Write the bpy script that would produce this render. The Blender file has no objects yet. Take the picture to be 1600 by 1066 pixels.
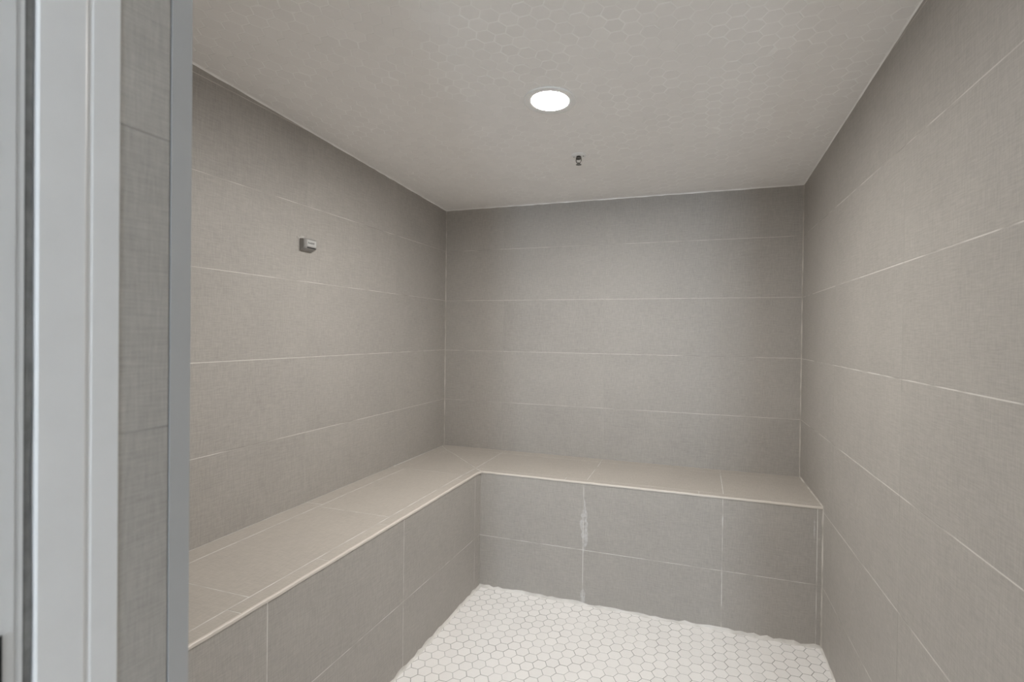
import bpy, bmesh, math, random
from mathutils import Vector, Matrix

random.seed(7)
scn = bpy.context.scene
COL = scn.collection

# ------------------------------------------------------------------ room measures (metres, bench top is z = 0)
W = 2.004            # room width at the back wall
H = 1.4696           # ceiling height at the back wall
CS = -0.04865        # ceiling rises towards the doorway
RA = -0.01417        # right wall skew
LA = 0.01166         # left wall skew
FZ = -0.5849         # floor
DL = 0.4717          # bench depth on the left
DB = 0.4757          # bench depth at the back
YF = -2.400          # inner face of the front wall
YO = -2.620          # outer face of the front wall
PR = 0.308           # tile row pitch
ZR = 0.2880          # first row joint over the bench
JX = 0.967           # left side of the doorway
JR = 1.775           # right side of the doorway
DH = 1.47            # head of the doorway

def ceil_z(y): return H + CS * y
def lx(y): return LA * y
def rx(y): return W + RA * y

# ------------------------------------------------------------------ helpers
def link(name, me, parent=None):
    o = bpy.data.objects.new(name, me)
    COL.objects.link(o)
    if parent is not None:
        o.parent = parent
    return o

def obj(name, bm, mats, parent=None, smooth=False):
    me = bpy.data.meshes.new(name)
    bm.normal_update()
    bm.to_mesh(me); bm.free()
    if not isinstance(mats, (list, tuple)): mats = [mats]
    for m in mats: me.materials.append(m)
    if smooth:
        for p in me.polygons: p.use_smooth = True
    return link(name, me, parent)

def empty(name, loc=(0, 0, 0)):
    o = bpy.data.objects.new(name, None)
    COL.objects.link(o)
    o.location = loc
    o.empty_display_size = 0.05
    return o

def tag(o, label=None, cat=None, group=None, kind=None):
    if label: o['label'] = label
    if cat: o['category'] = cat
    if group: o['group'] = group
    if kind: o['kind'] = kind
    return o

def box(bm, x0, x1, y0, y1, z0, z1, mi=0):
    vs = [bm.verts.new(p) for p in [(x0,y0,z0),(x1,y0,z0),(x1,y1,z0),(x0,y1,z0),(x0,y0,z1),(x1,y0,z1),(x1,y1,z1),(x0,y1,z1)]]
    for q in [(0,3,2,1),(4,5,6,7),(0,1,5,4),(1,2,6,5),(2,3,7,6),(3,0,4,7)]:
        f = bm.faces.new([vs[i] for i in q]); f.material_index = mi
    return vs

def hexa(bm, P, mi=0):
    """box from eight points, same order as box()"""
    vs = [bm.verts.new(p) for p in P]
    for q in [(0,3,2,1),(4,5,6,7),(0,1,5,4),(1,2,6,5),(2,3,7,6),(3,0,4,7)]:
        f = bm.faces.new([vs[i] for i in q]); f.material_index = mi

def prism(bm, poly, z0, z1, mi=0):
    """vertical prism of a counter-clockwise xy outline"""
    a = [bm.verts.new((x, y, z0)) for x, y in poly]
    b = [bm.verts.new((x, y, z1)) for x, y in poly]
    n = len(poly)
    f = bm.faces.new(a[::-1]); f.material_index = mi
    f = bm.faces.new(b); f.material_index = mi
    for i in range(n):
        f = bm.faces.new([a[i], a[(i+1) % n], b[(i+1) % n], b[i]]); f.material_index = mi

def lathe(bm, prof, axis_o, u, v, w, seg=48, cap=True, mi=0):
    """prof: list of (radius, height along w)"""
    rings = []
    for r, h in prof:
        rings.append([bm.verts.new(axis_o + w*h + (u*math.cos(t) + v*math.sin(t))*r)
                      for t in [2*math.pi*k/seg for k in range(seg)]])
    for a, b in zip(rings[:-1], rings[1:]):
        for k in range(seg):
            f = bm.faces.new([a[k], a[(k+1) % seg], b[(k+1) % seg], b[k]]); f.material_index = mi; f.smooth = True
    if cap:
        f = bm.faces.new(rings[0][::-1]); f.material_index = mi
        f = bm.faces.new(rings[-1]); f.material_index = mi

def tube(bm, pts, r, seg=10, mi=0):
    pts = [Vector(p) for p in pts]
    rings = []
    for i, p in enumerate(pts):
        d = (pts[min(i+1, len(pts)-1)] - pts[max(i-1, 0)]).normalized()
        ref = Vector((0, 0, 1)) if abs(d.z) < .9 else Vector((1, 0, 0))
        u = d.cross(ref).normalized(); v = d.cross(u)
        rr = r[i] if isinstance(r, (list, tuple)) else r
        rings.append([bm.verts.new(p + (u*math.cos(2*math.pi*k/seg) + v*math.sin(2*math.pi*k/seg))*rr) for k in range(seg)])
    for a, b in zip(rings[:-1], rings[1:]):
        for k in range(seg):
            f = bm.faces.new([a[k], a[(k+1) % seg], b[(k+1) % seg], b[k]]); f.smooth = True; f.material_index = mi
    bm.faces.new(rings[0][::-1]); bm.faces.new(rings[-1])
    bmesh.ops.recalc_face_normals(bm, faces=bm.faces[:])

# ------------------------------------------------------------------ materials
def newmat(name):
    m = bpy.data.materials.new(name); m.use_nodes = True
    nt = m.node_tree
    return m, nt, nt.nodes['Principled BSDF'], nt.nodes, nt.links

def N(nodes, kind, **kw):
    n = nodes.new(kind)
    for k, v in kw.items(): setattr(n, k, v)
    return n

def sock(n, name, val): n.inputs[name].default_value = val

def math_node(nodes, links, op, a, b=None, c=None, clamp=False):
    n = nodes.new('ShaderNodeMath'); n.operation = op; n.use_clamp = clamp
    for i, x in enumerate((a, b, c)):
        if x is None: continue
        if hasattr(x, 'links') or hasattr(x, 'is_output'): links.new(x, n.inputs[i])
        else: n.inputs[i].default_value = x
    return n.outputs[0]

def mixrgb(nodes, links, fac, a, b, mode='MIX'):
    n = nodes.new('ShaderNodeMix'); n.data_type = 'RGBA'; n.blend_type = mode
    fi, ai, bi = n.inputs[0], n.inputs[6], n.inputs[7]
    for s, x in ((fi, fac), (ai, a), (bi, b)):
        if hasattr(x, 'is_output'): links.new(x, s)
        else: s.default_value = x
    return n.outputs[2]

def c4(r, g, b): return (r, g, b, 1)

def noise(nodes, links, vec, scale, detail=2, rough=.5, stretch=None):
    if stretch is not None:
        mp = nodes.new('ShaderNodeMapping'); mp.inputs['Scale'].default_value = stretch
        links.new(vec, mp.inputs['Vector']); vec = mp.outputs[0]
    n = nodes.new('ShaderNodeTexNoise'); links.new(vec, n.inputs['Vector'])
    n.inputs['Scale'].default_value = scale; n.inputs['Detail'].default_value = detail
    n.inputs['Roughness'].default_value = rough
    return n.outputs['Fac']

def linen(name, base, rough=.52, amp=1.0, smear=False):
    """woven-look porcelain: crossed threads, cloudy tone, a slightly different tone for every tile"""
    m, nt, P, nodes, links = newmat(name)
    uv = nodes.new('ShaderNodeUVMap'); uv.uv_map = 'metres'
    vec = uv.outputs[0]
    geo = nodes.new('ShaderNodeNewGeometry')
    rnd = geo.outputs['Random Per Island']
    off = nodes.new('ShaderNodeVectorMath'); off.operation = 'ADD'
    cmb = nodes.new('ShaderNodeCombineXYZ')
    links.new(math_node(nodes, links, 'MULTIPLY', rnd, 37.0), cmb.inputs[2])
    links.new(vec, off.inputs[0]); links.new(cmb.outputs[0], off.inputs[1]); vec = off.outputs[0]
    h = noise(nodes, links, vec, 1.0, 3, .65, (28, 330, 1))
    v = noise(nodes, links, vec, 1.0, 3, .65, (330, 28, 1))
    cl = noise(nodes, links, vec, 5.0, 3, .6)
    fine = noise(nodes, links, vec, 620.0, 1, .5)
    t = math_node(nodes, links, 'ADD', h, v)
    t = math_node(nodes, links, 'SUBTRACT', t, 1.0)
    val = math_node(nodes, links, 'MULTIPLY_ADD', t, .42*amp, 1.0)
    val = math_node(nodes, links, 'MULTIPLY_ADD', math_node(nodes, links, 'SUBTRACT', cl, .5), .16*amp, val)
    val = math_node(nodes, links, 'MULTIPLY_ADD', math_node(nodes, links, 'SUBTRACT', fine, .5), .10*amp, val)
    val = math_node(nodes, links, 'MULTIPLY_ADD', math_node(nodes, links, 'SUBTRACT', rnd, .5), .05, val)
    hs = nodes.new('ShaderNodeVectorMath'); hs.operation = 'SCALE'
    hs.inputs[0].default_value = base; links.new(val, hs.inputs['Scale'])
    col = hs.outputs[0]
    if smear:
        # lime bloom that has leaked from the joints of the bench front
        tc = nodes.new('ShaderNodeTexCoord'); sep = nodes.new('ShaderNodeSeparateXYZ')
        links.new(tc.outputs['Object'], sep.inputs[0])
        n1 = noise(nodes, links, tc.outputs['Object'], 70.0, 4, .7)
        n2 = noise(nodes, links, tc.outputs['Object'], 24.0, 2, .5)
        total = None
        for jx, zc, hz, wd in ((1.006, -.205, .13, .024), (1.003, -.30, .05, .006), (1.003, -.555, .06, .014), (1.622, -.10, .07, .004), (1.62, -.33, .05, .003), (1.978, -.10, .07, .004)):
            dx = math_node(nodes, links, 'ABSOLUTE', math_node(nodes, links, 'SUBTRACT', sep.outputs[0], jx))
            dz = math_node(nodes, links, 'DIVIDE', math_node(nodes, links, 'SUBTRACT', sep.outputs[2], zc), hz)
            env = math_node(nodes, links, 'SUBTRACT', 1.0, math_node(nodes, links, 'MULTIPLY', dz, dz), clamp=True)
            w = math_node(nodes, links, 'MULTIPLY', env, wd)
            w = math_node(nodes, links, 'MULTIPLY', w, math_node(nodes, links, 'MULTIPLY_ADD', n2, 2.2, -.3))
            k = math_node(nodes, links, 'MULTIPLY', math_node(nodes, links, 'SUBTRACT', w, dx), 400.0, clamp=True)
            total = k if total is None else math_node(nodes, links, 'MAXIMUM', total, k)
        k = math_node(nodes, links, 'MULTIPLY', total, math_node(nodes, links, 'MULTIPLY_ADD', n1, 3.0, -.9, clamp=True))
        k = math_node(nodes, links, 'MULTIPLY', k, .8)
        col = mixrgb(nodes, links, k, col, c4(.62, .62, .62))
    links.new(col, P.inputs['Base Color'])
    sock(P, 'Roughness', rough)
    P.inputs['Specular IOR Level'].default_value = .35
    b = nodes.new('ShaderNodeBump'); b.inputs['Strength'].default_value = .18; b.inputs['Distance'].default_value = .0004
    links.new(t, b.inputs['Height']); links.new(b.outputs[0], P.inputs['Normal'])
    return m

TAUPE = (.405, .383, .356)
M_tile = linen('linen_porcelain', TAUPE)
M_front = linen('linen_porcelain_stained', TAUPE, smear=True)
M_seat = linen('linen_porcelain_seat', (.440, .405, .365), amp=.8)

def grout_mat(name, light, dark, lo, hi, scale=9.0):
    m, nt, P, nodes, links = newmat(name)
    tc = nodes.new('ShaderNodeTexCoord')
    n = noise(nodes, links, tc.outputs['Object'], scale, 2, .55)
    cr = nodes.new('ShaderNodeValToRGB'); links.new(n, cr.inputs[0])
    cr.color_ramp.elements[0].position = lo; cr.color_ramp.elements[0].color = c4(*dark)
    cr.color_ramp.elements[1].position = hi; cr.color_ramp.elements[1].color = c4(*light)
    links.new(cr.outputs[0], P.inputs['Base Color']); sock(P, 'Roughness', .9)
    return m

M_grout = grout_mat('wall_grout', (.63, .605, .57), (.34, .32, .295), .33, .54, 6.0)
M_groutv = grout_mat('wall_grout_upright', (.50, .48, .445), (.38, .362, .335), .40, .75, 3.0)
M_groutb = grout_mat('bench_grout', (.70, .69, .66), (.46, .44, .41), .35, .55, 12.0)
M_smear = grout_mat('caulk_smear', (.54, .525, .495), (.44, .42, .39), .35, .6, 60.0)
M_fgrout = grout_mat('floor_grout', (.52, .515, .50), (.33, .325, .31), .35, .65, 7.0)
M_cgrout = grout_mat('ceiling_grout', (.97, .96, .945), (.86, .85, .83), .35, .6, 7.0)
M_caulk = grout_mat('white_caulk', (.74, .72, .69), (.60, .58, .55), .35, .6, 14.0)
M_cornercaulk = grout_mat('corner_caulk', (.56, .53, .49), (.40, .375, .34), .40, .60, 9.0)
M_rgrout = grout_mat('reveal_grout', (.36, .345, .32), (.25, .24, .225), .35, .6, 9.0)
M_darkgap = grout_mat('dark_joint', (.16, .15, .14), (.10, .095, .09), .35, .6, 9.0)

def hexmat(name, base, var, rough):
    m, nt, P, nodes, links = newmat(name)
    geo = nodes.new('ShaderNodeNewGeometry'); tc = nodes.new('ShaderNodeTexCoord')
    cl = noise(nodes, links, tc.outputs['Object'], 60.0, 3, .6)
    v = math_node(nodes, links, 'MULTIPLY_ADD', math_node(nodes, links, 'SUBTRACT', geo.outputs['Random Per Island'], .5), var, 1.0)
    v = math_node(nodes, links, 'MULTIPLY_ADD', math_node(nodes, links, 'SUBTRACT', cl, .5), .04, v)
    hs = nodes.new('ShaderNodeVectorMath'); hs.operation = 'SCALE'; hs.inputs[0].default_value = base
    links.new(v, hs.inputs['Scale']); links.new(hs.outputs[0], P.inputs['Base Color'])
    sock(P, 'Roughness', rough)
    return m
M_hex = hexmat('white_hexagon_tile', (.855, .838, .822), .05, .45)
M_hexc = hexmat('white_hexagon_ceiling_tile', (.89, .872, .855), .03, .5)

def plain(name, col, rough=.5, metal=0., var=.04, nscale=25.):
    m, nt, P, nodes, links = newmat(name)
    tc = nodes.new('ShaderNodeTexCoord')
    n = noise(nodes, links, tc.outputs['Object'], nscale, 3, .6)
    v = math_node(nodes, links, 'MULTIPLY_ADD', math_node(nodes, links, 'SUBTRACT', n, .5), var*2, 1.0)
    hs = nodes.new('ShaderNodeVectorMath'); hs.operation = 'SCALE'; hs.inputs[0].default_value = col
    links.new(v, hs.inputs['Scale']); links.new(hs.outputs[0], P.inputs['Base Color'])
    sock(P, 'Roughness', rough); sock(P, 'Metallic', metal)
    return m
M_frame = plain('painted_frame', (.72, .72, .728), .45)
M_outer = plain('outer_frame', (.66, .665, .675), .45)
M_seal = plain('rubber_seal', (.20, .20, .20), .28, 0, .5, 60.)
M_edge = plain('brushed_edge', (.46, .465, .47), .5, .25)
M_dark = plain('dark_metal', (.02, .021, .024), .4, .3)
M_trimwhite = plain('white_enamel', (.86, .86, .85), .35)
M_chrome = plain('dull_chrome', (.17, .165, .155), .32, 1., .1)
M_bulb = plain('glass_bulb', (.75, .73, .70), .1)
M_sgrey = plain('grey_plastic', (.30, .292, .28), .45)
M_slabel = plain('pale_label', (.50, .50, .485), .5)
M_ink = plain('label_ink', (.05, .05, .05), .5)
M_benchtrim = plain('beige_edge_trim', (.66, .61, .555), .45, 0, .06)
M_paint = plain('hall_paint', (.78, .765, .74), .7)
M_hallfloor = plain('hall_floor', (.62, .595, .56), .6)

def emission(name, col, s):
    m = bpy.data.materials.new(name); m.use_nodes = True
    nt = m.node_tree; nt.nodes.clear()
    e = nt.nodes.new('ShaderNodeEmission'); o = nt.nodes.new('ShaderNodeOutputMaterial')
    e.inputs[0].default_value = c4(*col); e.inputs[1].default_value = s
    nt.links.new(e.outputs[0], o.inputs[0])
    return m
LAMP = 585.0
M_lamp = emission('lamp_diffuser', (1.0, .975, .94), LAMP)
# a lensed diffuser throws more light straight down than sideways
_nt = M_lamp.node_tree; _g = _nt.nodes.new('ShaderNodeNewGeometry'); _d = _nt.nodes.new('ShaderNodeVectorMath'); _d.operation = 'DOT_PRODUCT'
_nt.links.new(_g.outputs['Incoming'], _d.inputs[0]); _nt.links.new(_g.outputs['Normal'], _d.inputs[1])
_p = math_node(_nt.nodes, _nt.links, 'POWER', math_node(_nt.nodes, _nt.links, 'ABSOLUTE', _d.outputs['Value']), .35)
_nt.links.new(math_node(_nt.nodes, _nt.links, 'MULTIPLY', _p, LAMP), _nt.nodes['Emission'].inputs[1])

# ------------------------------------------------------------------ tiled surfaces: real slabs with open joints
def slab_panel(name, mats, frame, cols, rows, gapu, gapv, thick=.0004, backing=.06, parent=None, clip_top=None, jog=.0):
    """frame(u, v, w): room point of surface coordinates u (along), v (up), w (out of the wall).
    cols / rows: joint positions including both ends. mats: [tile, grout, upright grout]"""
    bm = bmesh.new(); uvl = bm.loops.layers.uv.new('metres')
    def quad(pts, uvs, mi):
        f = bm.faces.new([bm.verts.new(frame(*p)) for p in pts]); f.material_index = mi
        for l, c in zip(f.loops, uvs): l[uvl].uv = c
        return f
    u0, u1 = cols[0], cols[-1]; v0 = rows[0]
    top = (lambda u: rows[-1]) if clip_top is None else clip_top
    # body behind the tiles
    P = [frame(u0, v0, -backing), frame(u1, v0, -backing), frame(u1, v0, -thick), frame(u0, v0, -thick),
         frame(u0, top(u0), -backing), frame(u1, top(u1), -backing), frame(u1, top(u1), -thick), frame(u0, top(u0), -thick)]
    hexa(bm, P, 1)
    # upright joints get their own, fainter grout strip just under the tile surface
    for c in cols[1:-1]:
        quad([(c-gapu, v0, -thick*.6), (c+gapu, v0, -thick*.6), (c+gapu, top(c), -thick*.6), (c-gapu, top(c), -thick*.6)],
             [(0, 0), (1, 0), (1, 1), (0, 1)], 2)
    for i in range(len(cols)-1):
        for j in range(len(rows)-1):
            a = cols[i] + (gapu/2 if i else 0.0); b = cols[i+1] - (gapu/2 if i < len(cols)-2 else 0.0)
            c = rows[j] + (gapv/2 if j else 0.0)
            last = j == len(rows)-2
            d = rows[j+1] - (0 if last else gapv/2)
            da = top(a) if last else d; db = top(b) if last else d
            e = .0006
            w = [random.uniform(-.00012, .00012) for _ in range(4)]
            o = [(a, c, -thick), (b, c, -thick), (b, db, -thick), (a, da, -thick)]
            t = [(a+e, c+e, w[0]), (b-e, c+e, w[1]), (b-e, db-e, w[2]), (a+e, da-e, w[3])]
            ov = [bm.verts.new(frame(*p)) for p in o]; tv = [bm.verts.new(frame(*p)) for p in t]
            uo = [(p[0], p[1]) for p in o]; ut = [(p[0], p[1]) for p in t]
            f = bm.faces.new(tv); f.material_index = 0
            for l, q in zip(f.loops, ut): l[uvl].uv = q
            for k in range(4):
                k2 = (k+1) % 4
                f = bm.faces.new([ov[k], ov[k2], tv[k2], tv[k]]); f.material_index = 0
                for l, q in zip(f.loops, (uo[k], uo[k2], ut[k2], ut[k])): l[uvl].uv = q
    return obj(name, bm, mats, parent)

def rowlist(z0, z1, first=ZR):
    k = math.ceil((z0 + .02 - first)/PR)
    r = [z0]
    z = first + k*PR
    while z < z1 - .02:
        r.append(z); z += PR
    return r + [z1]

WM = [M_tile, M_grout, M_groutv]
# back wall: u = x
wall_back = slab_panel('wall_back', WM, lambda u, v, w: (u, -w, v),
    [-.03, .389, 1.0055, 1.6245, W+.03], rowlist(FZ-.02, H+.03), .0016, .0024, backing=.10)
tag(wall_back, kind='structure')
# left wall: u runs from the doorway to the back
wall_left = slab_panel('wall_left', WM, lambda u, v, w: (lx(u)+w, u, v),
    [YF-.22, -2.412, -1.785, -1.158, -.531, .0], rowlist(FZ-.02, 1.8, ZR+.0015), .0016, .0026,
    clip_top=lambda u: ceil_z(u)+.03, backing=.10)
tag(wall_left, kind='structure')
# right wall: u runs from the back to the doorway
wall_right = slab_panel('wall_right', WM, lambda u, v, w: (rx(-u)-w, -u, v),
    [0.0, .601, 1.255, 1.909, 2.563, 2.62], rowlist(FZ-.02, 1.8, ZR-.001), .0018, .0028,
    clip_top=lambda u: ceil_z(-u)+.03, backing=.10)
tag(wall_right, kind='structure')

# ------------------------------------------------------------------ hexagon mosaics
def clip_poly(poly, x0, x1, y0, y1):
    for ax, lim, keep in ((0, x0, 1), (0, x1, -1), (1, y0, 1), (1, y1, -1)):
        out = []
        n = len(poly)
        for i in range(n):
            a, b = poly[i], poly[(i+1) % n]
            ia = (a[ax]-lim)*keep >= 0; ib = (b[ax]-lim)*keep >= 0
            if ia: out.append(a)
            if ia != ib:
                t = (lim-a[ax])/(b[ax]-a[ax])
                out.append((a[0]+(b[0]-a[0])*t, a[1]+(b[1]-a[1])*t))
        poly = out
        if len(poly) < 3: return []
    return poly

def mosaic(name, mats, x0, x1, y0, y1, org, pitch, gap, surf, down, thick, tilt, jit, thickness=.08):
    """surf(x, y) -> z of the finished face, down: +1 face looks up, -1 face looks down"""
    bm = bmesh.new()
    s = down
    # backing slab
    zt = lambda x, y: surf(x, y) - s*thick
    c = [(x0, y0), (x1, y0), (x1, y1), (x0, y1)]
    near = [(x, y, zt(x, y)) for x, y in c]; far = [(x, y, surf(x, y) - s*thickness) for x, y in c]
    hexa(bm, (far + near) if s > 0 else (near + far), 1)
    R = (pitch-gap)/math.sqrt(3)
    px = pitch*math.cos(math.radians(30))
    i0 = math.floor((x0-org[0])/px)-1; i1 = math.ceil((x1-org[0])/px)+1
    j0 = math.floor((y0-org[1])/pitch)-2; j1 = math.ceil((y1-org[1])/pitch)+2
    for i in range(i0, i1+1):
        for j in range(j0, j1+1):
            cx = org[0] + i*px + random.uniform(-jit, jit); cy = org[1] + (j + (.5 if i % 2 else 0))*pitch + random.uniform(-jit, jit)
            rot = random.uniform(-.02, .02)
            def ring(r): return [(cx+r*math.cos(rot+math.radians(60*k)), cy+r*math.sin(rot+math.radians(60*k))) for k in range(6)]
            po = clip_poly(ring(R), x0, x1, y0, y1)
            pi_ = clip_poly(ring(R-.0011), x0+.0001, x1-.0001, y0+.0001, y1-.0001)
            if len(po) < 3 or len(pi_) < 3: continue
            tx, ty, tz = random.gauss(0, tilt), random.gauss(0, tilt), random.gauss(0, tilt*.012)
            top = [bm.verts.new((x, y, surf(x, y) + tz + tx*(x-cx) + ty*(y-cy))) for x, y in pi_]
            f = bm.faces.new(top if s > 0 else top[::-1]); f.material_index = 0
            if len(po) == len(pi_):
                bot = [bm.verts.new((x, y, zt(x, y))) for x, y in po]
                n = len(po)
                for k in range(n):
                    q = [bot[k], bot[(k+1) % n], top[(k+1) % n], top[k]]
                    f = bm.faces.new(q if s > 0 else q[::-1]); f.material_index = 0
    return obj(name, bm, mats)

floor = mosaic('floor', [M_hex, M_fgrout], 0.0, rx(YO)+.03, YO, 0.0, (.539, -1.0846), .0515, .0026,
    lambda x, y: FZ, 1, .0005, .004, .0004)
tag(floor, kind='structure')
ceiling = mosaic('ceiling', [M_hexc, M_cgrout], lx(YO), rx(YO)+.04, YO, 0.0, (.9279, -1.5584), .0515, .0030,
    lambda x, y: ceil_z(y), -1, .0004, .0065, .0005)
tag(ceiling, kind='structure')

# ------------------------------------------------------------------ caulk beads in the corners
def bead(name, p0, p1, a, b, w, mat, wob=0.0, n=1):
    """three-cornered bead filling the corner between directions a and b"""
    bm = bmesh.new(); p0 = Vector(p0); p1 = Vector(p1); a = Vector(a); b = Vector(b)
    rows = []
    for i in range(n+1):
        t = i/n; c = p0.lerp(p1, t)
        wa = w*(1+random.uniform(-wob, wob)); wb = w*(1+random.uniform(-wob, wob))
        rows.append([bm.verts.new(c), bm.verts.new(c+a*wa), bm.verts.new(c+(a*wa+b*wb)*.36), bm.verts.new(c+b*wb)])
    for r, s in zip(rows[:-1], rows[1:]):
        for k in range(4):
            bm.faces.new([r[k], r[(k+1) % 4], s[(k+1) % 4], s[k]])
    bm.faces.new(rows[0][::-1]); bm.faces.new(rows[-1])
    bmesh.ops.recalc_face_normals(bm, faces=bm.faces[:])
    o = obj(name, bm, mat); tag(o, kind='structure'); return o

X, Y, Z = Vector((1,0,0)), Vector((0,1,0)), Vector((0,0,1))
bead('trim_1', (0, 0, 0.003), (0, 0, H), X, -Y, .0045, M_cornercaulk, .35, 40)
bead('trim_2', (W, 0, 0.003), (W, 0, H), -X, -Y, .0045, M_cornercaulk, .35, 40)
bead('trim_3', (lx(YF), YF, ceil_z(YF)), (0, 0, H), X, -Z, .005, M_cgrout, .25, 60)
bead('trim_4', (0, 0, H), (W, 0, H), -Y, -Z, .005, M_cgrout, .25, 60)
bead('trim_5', (rx(YF), YF, ceil_z(YF)), (W, 0, H), -X, -Z, .004, M_cgrout, .25, 60)
bead('trim_6', (rx(YF), YF, FZ), (rx(-DB), -DB, FZ), -X, Z, .007, M_caulk, .4, 60)
bead('trim_7', (DL+lx(YF), YF, FZ), (DL+lx(-DB), -DB, FZ), X, Z, .010, M_caulk, .55, 70)
bead('trim_8', (DL+lx(-DB), -DB, FZ), (rx(-DB), -DB, FZ), -Y, Z, .010, M_caulk, .55, 60)
bead('trim_9', (rx(-DB), -DB, FZ), (rx(-DB), -DB, 0), -X, -Y, .005, M_cornercaulk, .4, 40)
bead('trim_10', (rx(0), 0, 0), (rx(-DB), -DB, 0), -X, Z, .0045, M_cornercaulk, .4, 30)

# ------------------------------------------------------------------ the bench
bench = empty('tiled_bench', (0, 0, FZ))
tag(bench, 'L-shaped built-in bench clad in taupe linen-look tile, running along left and back walls', 'bench')
def inbench(o):
    o.matrix_parent_inverse = Matrix.Identity(4)
    o.location = (0, 0, -FZ)
    return o

YB = YF + .003
def seat_top():
    bm = bmesh.new(); uvl = bm.loops.layers.uv.new('metres')
    th = .0004; g = .0013
    def tile(poly, alongy=True):
        # poly counter-clockwise; shrink towards the centre by g and bevel
        n = len(poly)
        def inset(d):
            out = []
            for i in range(n):
                p0, p1, p2 = Vector(poly[i-1]), Vector(poly[i]), Vector(poly[(i+1) % n])
                e1 = (p1-p0).normalized(); e2 = (p2-p1).normalized()
                n1 = Vector((-e1.y, e1.x)); n2 = Vector((-e2.y, e2.x))
                bis = n1 + n2; k = d/max(.2, (1+n1.dot(n2)))
                out.append(p1 + bis*k)
            return out
        o = [bm.verts.new((p.x, p.y, -th)) for p in inset(g)]
        dz = random.uniform(-.0002, .0002)
        t = [bm.verts.new((p.x, p.y, dz)) for p in inset(g+.0005)]
        fs = [bm.faces.new(t)]
        for k in range(n): fs.append(bm.faces.new([o[k], o[(k+1) % n], t[(k+1) % n], t[k]]))
        for f in fs:
            for l in f.loops: l[uvl].uv = (l.vert.co.x, l.vert.co.y)
    # mortar bed
    def bed(poly):
        b = [bm.verts.new((x, y, -.03)) for x, y in poly]; t = [bm.verts.new((x, y, -th)) for x, y in poly]
        f = bm.faces.new(t); f.material_index = 1
        f = bm.faces.new(b[::-1]); f.material_index = 1
        for k in range(len(poly)):
            k2 = (k+1) % len(poly)
            f = bm.faces.new([b[k], b[k2], t[k2], t[k]]); f.material_index = 1
    e = .006
    L = lambda y, x: x + lx(y)
    bed([(L(YB, .001), YB), (L(YB, DL-e), YB), (DL-e, -DB+e), (rx(-DB)-.001, -DB+e), (W-.001, -.001), (.001, -.001)])
    A, B, C = .083, .417, DL-e         # lengthwise joints of the left arm
    P, Q, R = -.075, -.428, -DB+e      # lengthwise joints of the back arm
    def q(x0, x1, y0, y1): tile([(L(y0, x0), y0), (L(y0, x1), y0), (L(y1, x1), y1), (L(y1, x0), y1)])
    # left arm, strip along the wall / main tiles / front strip
    q(.002, A, YB, -1.775); q(.002, A, -1.775, -1.152); q(.002, A, -1.152, -.545)
    for y0, y1 in ((YB, -1.797), (-1.797, -1.176), (-1.176, -.560)): q(A, B, y0, y1)
    for y0, y1 in ((YB, -1.862), (-1.862, -1.553), (-1.553, -1.250), (-1.250, -.640)): q(B, C, y0, y1)
    tile([(L(-.64, B), -.64), (L(-.64, C), -.64), (C, R), (B, Q-.004)])
    # corner pieces on both sides of the mitre
    tile([(L(-.56, A), -.56), (L(-.56, B), -.56), (B, Q), (A+.1, -.205), (A, -.12)])
    tile([(.002, -.545), (A, -.545), (A, -.12), (.002, -.03)])
    tile([(.002, -.03), (A, -.12), (A+.1, P-.0), (A+.1, -.002), (.002, -.002)])
    tile([(A, -.12), (A+.1, -.205), (B, Q), (.417, P), (A+.1, P)])
    # back arm
    for x0, x1 in ((A+.1, .417), (.417, 1.005), (1.005, 1.626), (1.626, W-.002)):
        tile([(x0, P), (x1, P), (x1, -.002), (x0, -.002)])
    for x0, x1 in ((.417, 1.008), (1.008, 1.625)): tile([(x0, Q), (x1, Q), (x1, P), (x0, P)])
    tile([(1.625, Q), (rx(Q)-.002, Q), (rx(P)-.002, P), (1.625, P)])
    tile([(B, Q), (C, R), (.905, R), (.905, Q)])
    for x0, x1 in ((.905, 1.5215), (1.5215, W+.004)):
        tile([(x0, R), (x1, R), (x1, Q), (x0, Q)])
    return obj('seat', bm, [M_seat, M_groutb], bench)
inbench(seat_top())

# fronts (the thin closing strips near the corners are cut tiles)
FM = [M_tile, M_groutb, M_groutb]
fl = slab_panel('front_panel', FM, lambda u, v, w: (DL + lx(u) + w, u, v),
    [YB, -1.790, -1.161, -.539, -DB], [FZ, -.322, -.002], .0022, .0022, backing=.05, parent=bench)
inbench(fl)
fb = slab_panel('front_panel', [M_front, M_groutb, M_groutb], lambda u, v, w: (u, -DB - w, v),
    [DL-.012, 1.0015, 1.6215, rx(-DB)-.022, rx(-DB)-.001], [FZ, -.3235, -.002], .0022, .0022, backing=.05, parent=bench)
inbench(fb)

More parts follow.
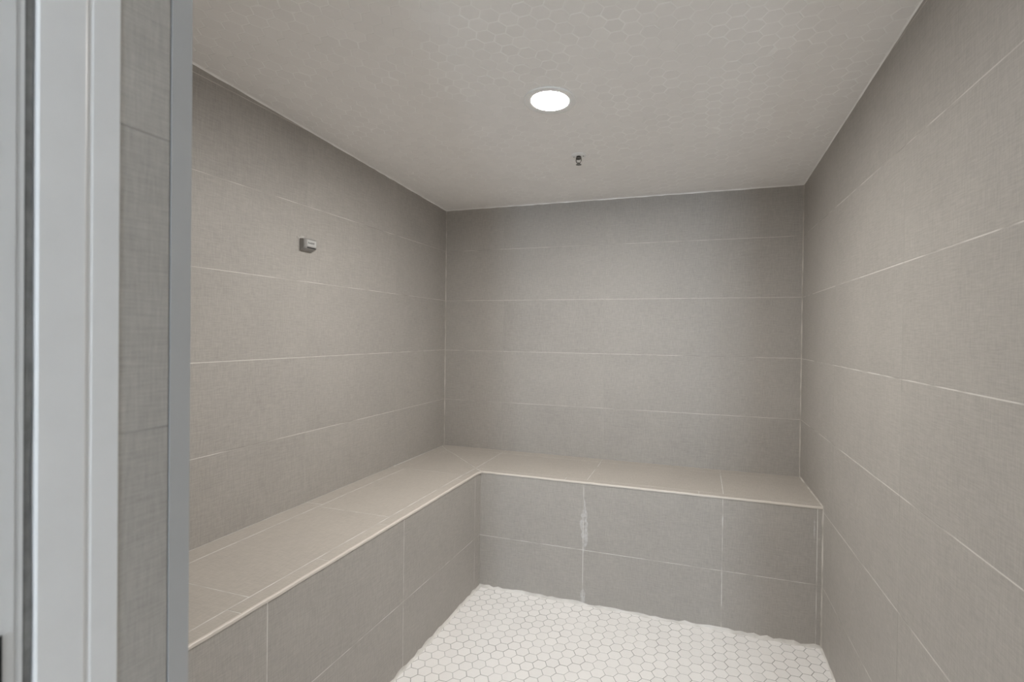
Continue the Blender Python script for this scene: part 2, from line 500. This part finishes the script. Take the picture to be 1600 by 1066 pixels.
def edge_trim(name, path, out, mat):
    """rounded bar along the front edge: quarter round profile"""
    bm = bmesh.new()
    prof = [(-.0080, .0005), (-.004, .0014), (.0, .0013), (.0014, .0002), (.0018, -.0020), (.0018, -.0065), (.0012, -.0074), (-.0080, -.0074)]
    rows = []
    for (p, o) in zip(path, out):
        p = Vector(p); o = Vector(o)
        rows.append([bm.verts.new(p + o*a + Z*b) for a, b in prof])
    n = len(prof)
    for r, s in zip(rows[:-1], rows[1:]):
        for k in range(n):
            bm.faces.new([r[k], r[(k+1) % n], s[(k+1) % n], s[k]])
    bm.faces.new(rows[0][::-1]); bm.faces.new(rows[-1])
    bmesh.ops.recalc_face_normals(bm, faces=bm.faces[:])
    return inbench(obj(name, bm, mat, bench))
NP = 70
path = [Vector((DL + lx(YB + (-DB-YB)*t/NP), YB + (-DB-YB)*t/NP, random.uniform(-.0006, .0006))) for t in range(NP)]
out = [X]*NP
path.append(Vector((DL, -DB, 0))); out.append(X - Y)
for t in range(1, NP+1):
    path.append(Vector((DL + (rx(-DB)-.002-DL)*t/NP, -DB, random.uniform(-.0006, .0006)))); out.append(-Y)
tr = edge_trim('edge_trim', path, out, M_benchtrim)
tr['label'] = 'pale rounded trim along the front edge of the seat'

# ------------------------------------------------------------------ ceiling light
CN = Vector((0, CS, -1)).normalized()          # down from the ceiling
CU = X; CV = CN.cross(CU).normalized()
lc = Vector((1.0048, -1.122, ceil_z(-1.122)))
lamp = empty('ceiling_light', lc)
tag(lamp, 'round white recessed ceiling light, switched on, in the middle of the ceiling', 'ceiling light')
def under(o, root):
    o.parent = root; o.matrix_parent_inverse = Matrix.Translation(-root.location); return o
bm = bmesh.new()
lathe(bm, [(.0905, -.002), (.0918, .0020), (.0915, .0042), (.0895, .0050), (.0680, .0036), (.0665, .0034), (.0662, -.002)], lc, CU, CV, CN, 72, cap=False)
bmesh.ops.recalc_face_normals(bm, faces=bm.faces[:])
under(obj('trim_ring', bm, M_trimwhite), lamp)
bm = bmesh.new()
lathe(bm, [(.0660, .0028), (.0650, .0033), (.056, .0034), (.035, .0035), (.012, .0036), (.001, .0036)], lc, CU, CV, CN, 64, cap=True)
bmesh.ops.recalc_face_normals(bm, faces=bm.faces[:])
under(obj('diffuser', bm, M_lamp, smooth=False), lamp)['label'] = 'glowing white diffuser'

# ------------------------------------------------------------------ fire sprinkler
sc = Vector((.9935, -.6294, ceil_z(-.6294)))
spr = empty('fire_sprinkler', sc)
tag(spr, 'small metal pendent fire sprinkler hanging from the ceiling behind the round light', 'sprinkler')
D = Vector((0, 0, -1)); U2 = X; V2 = D.cross(U2)
bm = bmesh.new()
lathe(bm, [(.0005, .0055), (.014, .0055), (.020, .005), (.030, .0025), (.0325, .001), (.0325, -.003)], sc, CU, CV, CN, 48, cap=True)
bmesh.ops.recalc_face_normals(bm, faces=bm.faces[:])
e = under(obj('escutcheon', bm, M_trimwhite), spr); e['label'] = 'white round cover plate'
bm = bmesh.new()
lathe(bm, [(.0105, .003), (.0105, .010), (.0125, .0105), (.0125, .016), (.009, .0165), (.006, .019), (.001, .0195)], sc, U2, V2, D, 24)
bmesh.ops.recalc_face_normals(bm, faces=bm.faces[:])
under(obj('body', bm, M_chrome), spr)
for s in (-1, 1):
    bm = bmesh.new()
    tube(bm, [sc + U2*(s*.0095) + D*.014, sc + U2*(s*.0118) + D*.020, sc + U2*(s*.0112) + D*.026, sc + U2*(s*.0070) + D*.033, sc + U2*(s*.0030) + D*.037], .0019, 8)
    under(obj('frame_arm', bm, M_chrome), spr)
bm = bmesh.new()
tube(bm, [sc + D*.018, sc + D*.024, sc + D*.029, sc + D*.034], [.0012, .0017, .0017, .0012], 10)
under(obj('glass_bulb', bm, M_bulb), spr)
bm = bmesh.new()
lathe(bm, [(.0045, .033), (.0055, .036), (.0060, .040), (.0020, .0405)], sc, U2, V2, D, 16)
bmesh.ops.recalc_face_normals(bm, faces=bm.faces[:])
under(obj('boss', bm, M_chrome), spr)
bm = bmesh.new()
nt_ = 12; top = []; bot = []
for k in range(nt_*4):
    t = 2*math.pi*k/(nt_*4); r = .0125 if (k % 4) in (0, 1) else .0088
    p = sc + (U2*math.cos(t) + V2*math.sin(t))*r
    top.append(bm.verts.new(p + D*.0405)); bot.append(bm.verts.new(p + D*.0420))
bm.faces.new(top); bm.faces.new(bot[::-1])
for k in range(len(top)):
    k2 = (k+1) % len(top); bm.faces.new([top[k2], top[k], bot[k], bot[k2]])
bmesh.ops.recalc_face_normals(bm, faces=bm.faces[:])
under(obj('deflector', bm, M_chrome), spr)
for s in (-1, 1):
    bm = bmesh.new()
    lathe(bm, [(.0022, .002), (.0022, .0065), (.0005, .0068)], sc + X*(s*.0215), U2, V2, D, 12)
    bmesh.ops.recalc_face_normals(bm, faces=bm.faces[:])
    under(obj('cover_screw', bm, M_chrome), spr)

# ------------------------------------------------------------------ wall sensor on the left wall
wy0, wy1, wz0, wz1 = -1.200, -1.130, 1.0305, 1.078
sx = lx(-1.16)
sen = empty('wall_sensor', (sx, -1.165, 1.054))
tag(sen, 'small grey box sensor with pale label, mounted high on the left wall', 'sensor')
# housing: profile in the x-z plane (towards the room, up), lower lip slants back to the wall
prof = [(0, wz0), (.008, wz0-.0005), (.026, wz0+.006), (.029, wz0+.012), (.029, wz1-.006), (.024, wz1-.001), (0, wz1)]
bm = bmesh.new()
ends = []
for y, k in ((wy0, .80), (wy0+.004, .95), (wy0+.010, 1.0), (wy1-.010, 1.0), (wy1-.004, .95), (wy1, .80)):
    zc = (wz0+wz1)/2
    ends.append([bm.verts.new((sx + px_*k, y, zc + (pz-zc)*(1-(1-k)*.5))) for px_, pz in prof])
for r, s in zip(ends[:-1], ends[1:]):
    for k in range(len(prof)):
        k2 = (k+1) % len(prof); bm.faces.new([r[k], r[k2], s[k2], s[k]])
bm.faces.new(ends[0]); bm.faces.new(ends[-1][::-1])
bmesh.ops.recalc_face_normals(bm, faces=bm.faces[:])
under(obj('housing', bm, M_sgrey), sen)
bm = bmesh.new()
box(bm, sx+.0285, sx+.0300, wy0+.011, wy1-.009, wz0+.016, wz1-.0065)
lab = under(obj('label_plate', bm, M_slabel), sen); lab['label'] = 'pale rectangular label with a line of dark print'
bm = bmesh.new()
ya = wy0+.016
zc = wz0+.028
for wv, hh in ((.0042, .0085), (.0022, .0045), (.0030, .0050), (.0036, .0065), (.0036, .0070), (.0042, .0080), (.0036, .0075)):
    # simple upright strokes joined by a bar, like small worn capitals
    box(bm, sx+.0300, sx+.0303, ya, ya+.0011, zc-hh/2, zc+hh/2)
    box(bm, sx+.0300, sx+.0303, ya+.0011, ya+wv, zc+hh/2-.0018, zc+hh/2)
    box(bm, sx+.0300, sx+.0303, ya+.0011, ya+wv*.8, zc-.0010, zc+.0006)
    ya += wv + .0016
obj('print', bm, M_ink, lab)
bm = bmesh.new()
box(bm, sx+.020, sx+.0296, wy0+.013, wy1-.011, wz0+.0085, wz0+.0115)
under(obj('steam_slot', bm, M_dark), sen)['label'] = 'dark slot under the label'
bm = bmesh.new()
box(bm, sx-.001, sx+.0010, wy0-.004, wy1+.003, wz0-.003, wz1+.004)
box(bm, sx-.001, sx+.0009, wy0+.004, wy0+.026, wz1+.004, wz1+.011)
box(bm, sx-.001, sx+.0009, wy0-.012, wy0-.002, wz1-.002, wz1+.005)
sb = under(obj('caulk_rim', bm, M_smear), sen); sb['label'] = 'whitish smear of caulk around the housing'

# ------------------------------------------------------------------ front wall with the doorway
def wall_front():
    bm = bmesh.new()
    xr = rx(YF)
    # left stub, right stub, head; the doorway between JX and JR
    box(bm, lx(YF)-.09, JX-.012, YO, YF-.001, FZ-.02, ceil_z(YF)+.10, 1)
    box(bm, JR+.012, xr+.05, YO, YF-.001, FZ-.02, ceil_z(YF)+.10, 1)
    box(bm, JX-.012, JR+.012, YO, YF-.001, DH, ceil_z(YF)+.10, 1)
    return obj('wall_front', bm, [M_tile, M_paint])
wf = wall_front(); tag(wf, kind='structure')
# tile on the inner face of the stubs
for a, b in ((lx(YF), JX-.004), (JR+.004, rx(YF))):
    t = slab_panel('tile_cladding', WM, lambda u, v, w: (u, YF+.0 + w, v), [a, b] if b-a < .5 else [a, .389, b],
        rowlist(FZ, ceil_z(YF)-.002), .0016, .0026, backing=.0009+.0, parent=wf)
# tile on the reveal of the doorway
def reveal(x, sgn, ya, yb):
    return slab_panel('reveal_tile', [M_tile, M_rgrout, M_rgrout], lambda u, v, w: (x + sgn*w, u, v), [ya, yb], rowlist(FZ, DH, ZR+.0025), .0016, .0016, backing=.012, parent=wf)
reveal(JX, 1, -2.4765, -2.4232)
reveal(JR, -1, -2.4765, -2.4232)
bm = bmesh.new()
for x0, x1 in ((JX-.012, JX+.0010), (JR-.0010, JR+.012)):
    box(bm, x0, x1, -2.4220, YF+.0005, FZ, DH)
eg = obj('metal_edge', bm, M_edge, wf); eg['label'] = 'grey metal edge strip on the doorway corner'
bm = bmesh.new()
for x0, x1 in ((JX-.012, JX-.0016), (JR+.0016, JR+.012)):
    box(bm, x0, x1, -2.4240, -2.4210, FZ, DH)
obj('edge_joint', bm, M_darkgap, wf)

# white door frame: the profile seen in the reveal, mirrored on the other side
dr = empty('door_1', (JX, -2.52, FZ)); tag(dr, kind='structure')
def frame_side(sgn, x):
    def P(d, y): return (x + sgn*d, y)
    bm = bmesh.new()
    poly = [P(-.012, -2.5385), P(.0005, -2.5385), P(.002, -2.5370), P(.002, -2.5030), P(.0010, -2.5010), P(.0002, -2.4995),
            P(.0002, -2.4980), P(.0012, -2.4960), P(.0012, -2.4736), P(.0002, -2.4726), P(-.012, -2.4726)]
    if sgn < 0: poly = poly[::-1]
    prism(bm, poly, FZ, DH)
    bmesh.ops.recalc_face_normals(bm, faces=bm.faces[:])
    under(obj('frame_side', bm, M_frame), dr)
    bm = bmesh.new()
    pts = []
    for k in range(60):
        z = FZ + (DH-FZ)*k/59
        pts.append((x + sgn*(-.0055 + .0005*math.sin(k*1.3)), -2.5418 + .0004*math.sin(k*.7), z))
    tube(bm, pts, [.0040 + .0004*math.sin(k*.9) for k in range(60)], 14)
    s = under(obj('weather_seal', bm, M_seal), dr)
    bm = bmesh.new()
    poly = [P(-.014, -2.640), P(.001, -2.640), P(.001, -2.5525), P(-.0015, -2.5515), P(-.0015, -2.5500), P(.0, -2.5490), P(.0, -2.5462), P(-.0105, -2.5450), P(-.0105, -2.5390), P(-.014, -2.5390)]
    if sgn < 0: poly = poly[::-1]
    prism(bm, poly, FZ, DH)
    bmesh.ops.recalc_face_normals(bm, faces=bm.faces[:])
    under(obj('outer_frame', bm, M_outer), dr)
frame_side(1, JX); frame_side(-1, JR)
bm = bmesh.new()
box(bm, JX-.014, JR+.014, -2.640, -2.4726, DH-.03, DH)
under(obj('frame_head', bm, M_frame), dr)
bm = bmesh.new()
prism(bm, [(JX+.0005, -2.585), (JX+.0035, -2.585), (JX+.0035, -2.5610), (JX+.0005, -2.5595)], .36, .448)
bmesh.ops.recalc_face_normals(bm, faces=bm.faces[:])
under(obj('strike_plate', bm, M_dark), dr)['label'] = 'dark metal strike plate'

# ------------------------------------------------------------------ the hall outside, with its window behind the camera
HX0, HX1, HY, HT = .10, 2.75, -6.3, 1.95
def hallbox(name, *a, mat=M_paint):
    bm = bmesh.new(); box(bm, *a); return tag(obj(name, bm, mat), kind='structure')
hallbox('wall_hall_left', HX0-.1, HX0, HY, YO, FZ, HT)
hallbox('wall_hall_right', HX1, HX1+.1, HY, YO, FZ, HT)
hallbox('floor', HX0-.1, HX1+.1, HY-.1, YO, FZ-.08, FZ, mat=M_hallfloor)
hallbox('ceiling', HX0-.1, HX1+.1, HY-.1, YO, HT, HT+.08)
WX0, WX1, WZ0, WZ1 = 1.66, 2.16, .10, 1.60
bm = bmesh.new()
box(bm, HX0, WX0, HY-.1, HY, FZ, HT); box(bm, WX1, HX1, HY-.1, HY, FZ, HT)
box(bm, WX0, WX1, HY-.1, HY, FZ, WZ0); box(bm, WX0, WX1, HY-.1, HY, WZ1, HT)
tag(obj('wall_hall_end', bm, M_paint), kind='structure')
bm = bmesh.new()
box(bm, rx(YF)+.045, HX1, YO, YO+.10, FZ, HT)
box(bm, HX0, HX1, YO, YO+.10, ceil_z(YF)+.101, HT)
tag(obj('wall_hall_front', bm, M_paint), kind='structure')
bm = bmesh.new()
for a in ((WX0, WX0+.05), (WX1-.05, WX1), ((WX0+WX1)/2-.02, (WX0+WX1)/2+.02)): box(bm, a[0], a[1], HY-.08, HY-.03, WZ0, WZ1)
for a in ((WZ0, WZ0+.05), (WZ1-.05, WZ1)): box(bm, WX0+.05, WX1-.05, HY-.08, HY-.03, a[0], a[1])
tag(obj('window_1', bm, M_frame), kind='structure')

def area(name, loc, rot, sx_, sy_, power, col):
    l = bpy.data.lights.new(name, 'AREA'); l.shape = 'RECTANGLE'; l.size = sx_; l.size_y = sy_
    l.energy = power; l.color = col
    o = bpy.data.objects.new(name, l); COL.objects.link(o); o.location = loc; o.rotation_euler = rot
    return o
WIN = 105.0
area('window_daylight', ((WX0+WX1)/2, HY-.12, (WZ0+WZ1)/2), (math.radians(90), 0, 0), WX1-WX0, WZ1-WZ0, WIN, (.76, .88, 1.0))
HALL = 72
for hy in (-3.75, -5.0):  # added unseen fill spots; bounce off the hall floor brightens the steam room ceiling
    l = bpy.data.lights.new('hall_fill_spot', 'SPOT'); l.energy = HALL; l.color = (1.0, .965, .92)
    l.spot_size = math.radians(64); l.spot_blend = .5; l.shadow_soft_size = .06
    o = bpy.data.objects.new('hall_fill_spot', l); COL.objects.link(o); o.location = (1.40, hy, HT-.03)

w = bpy.data.worlds.new('world'); scn.world = w; w.use_nodes = True
w.node_tree.nodes['Background'].inputs[0].default_value = (.75, .85, 1, 1)
w.node_tree.nodes['Background'].inputs[1].default_value = .5

# ------------------------------------------------------------------ camera
F = 783.712; PX, PY = 32.94, -5.384
yaw, pitch, roll = -.31961, -.00718, .01181
fw = Vector((math.sin(yaw)*math.cos(pitch), math.cos(yaw)*math.cos(pitch), math.sin(pitch)))
ri = Vector((math.cos(yaw), -math.sin(yaw), 0)); up = ri.cross(fw)
r2 = ri*math.cos(roll) + up*math.sin(roll); u2 = -ri*math.sin(roll) + up*math.cos(roll)
cam = bpy.data.cameras.new('camera'); co = bpy.data.objects.new('camera', cam); COL.objects.link(co)
m3 = Matrix((r2, u2, -fw)).transposed()
co.matrix_world = Matrix.Translation((1.51305, -2.81544, .703)) @ m3.to_4x4()
cam.sensor_fit = 'HORIZONTAL'; cam.sensor_width = 36.0; cam.lens = 36.0*F/1600
cam.shift_x = -PX/1600; cam.shift_y = PY/1600
cam.clip_start = .02
cam.dof.use_dof = True; cam.dof.focus_distance = 2.2; cam.dof.aperture_fstop = 5.6
scn.camera = co

vs = scn.view_settings
scn.display_settings.display_device = 'sRGB'
vs.view_transform = 'Standard'; vs.look = 'None'; vs.gamma = 1.0; vs.use_curve_mapping = False
vs.exposure = 0.0
scn.cycles.max_bounces = 16; scn.cycles.diffuse_bounces = 10
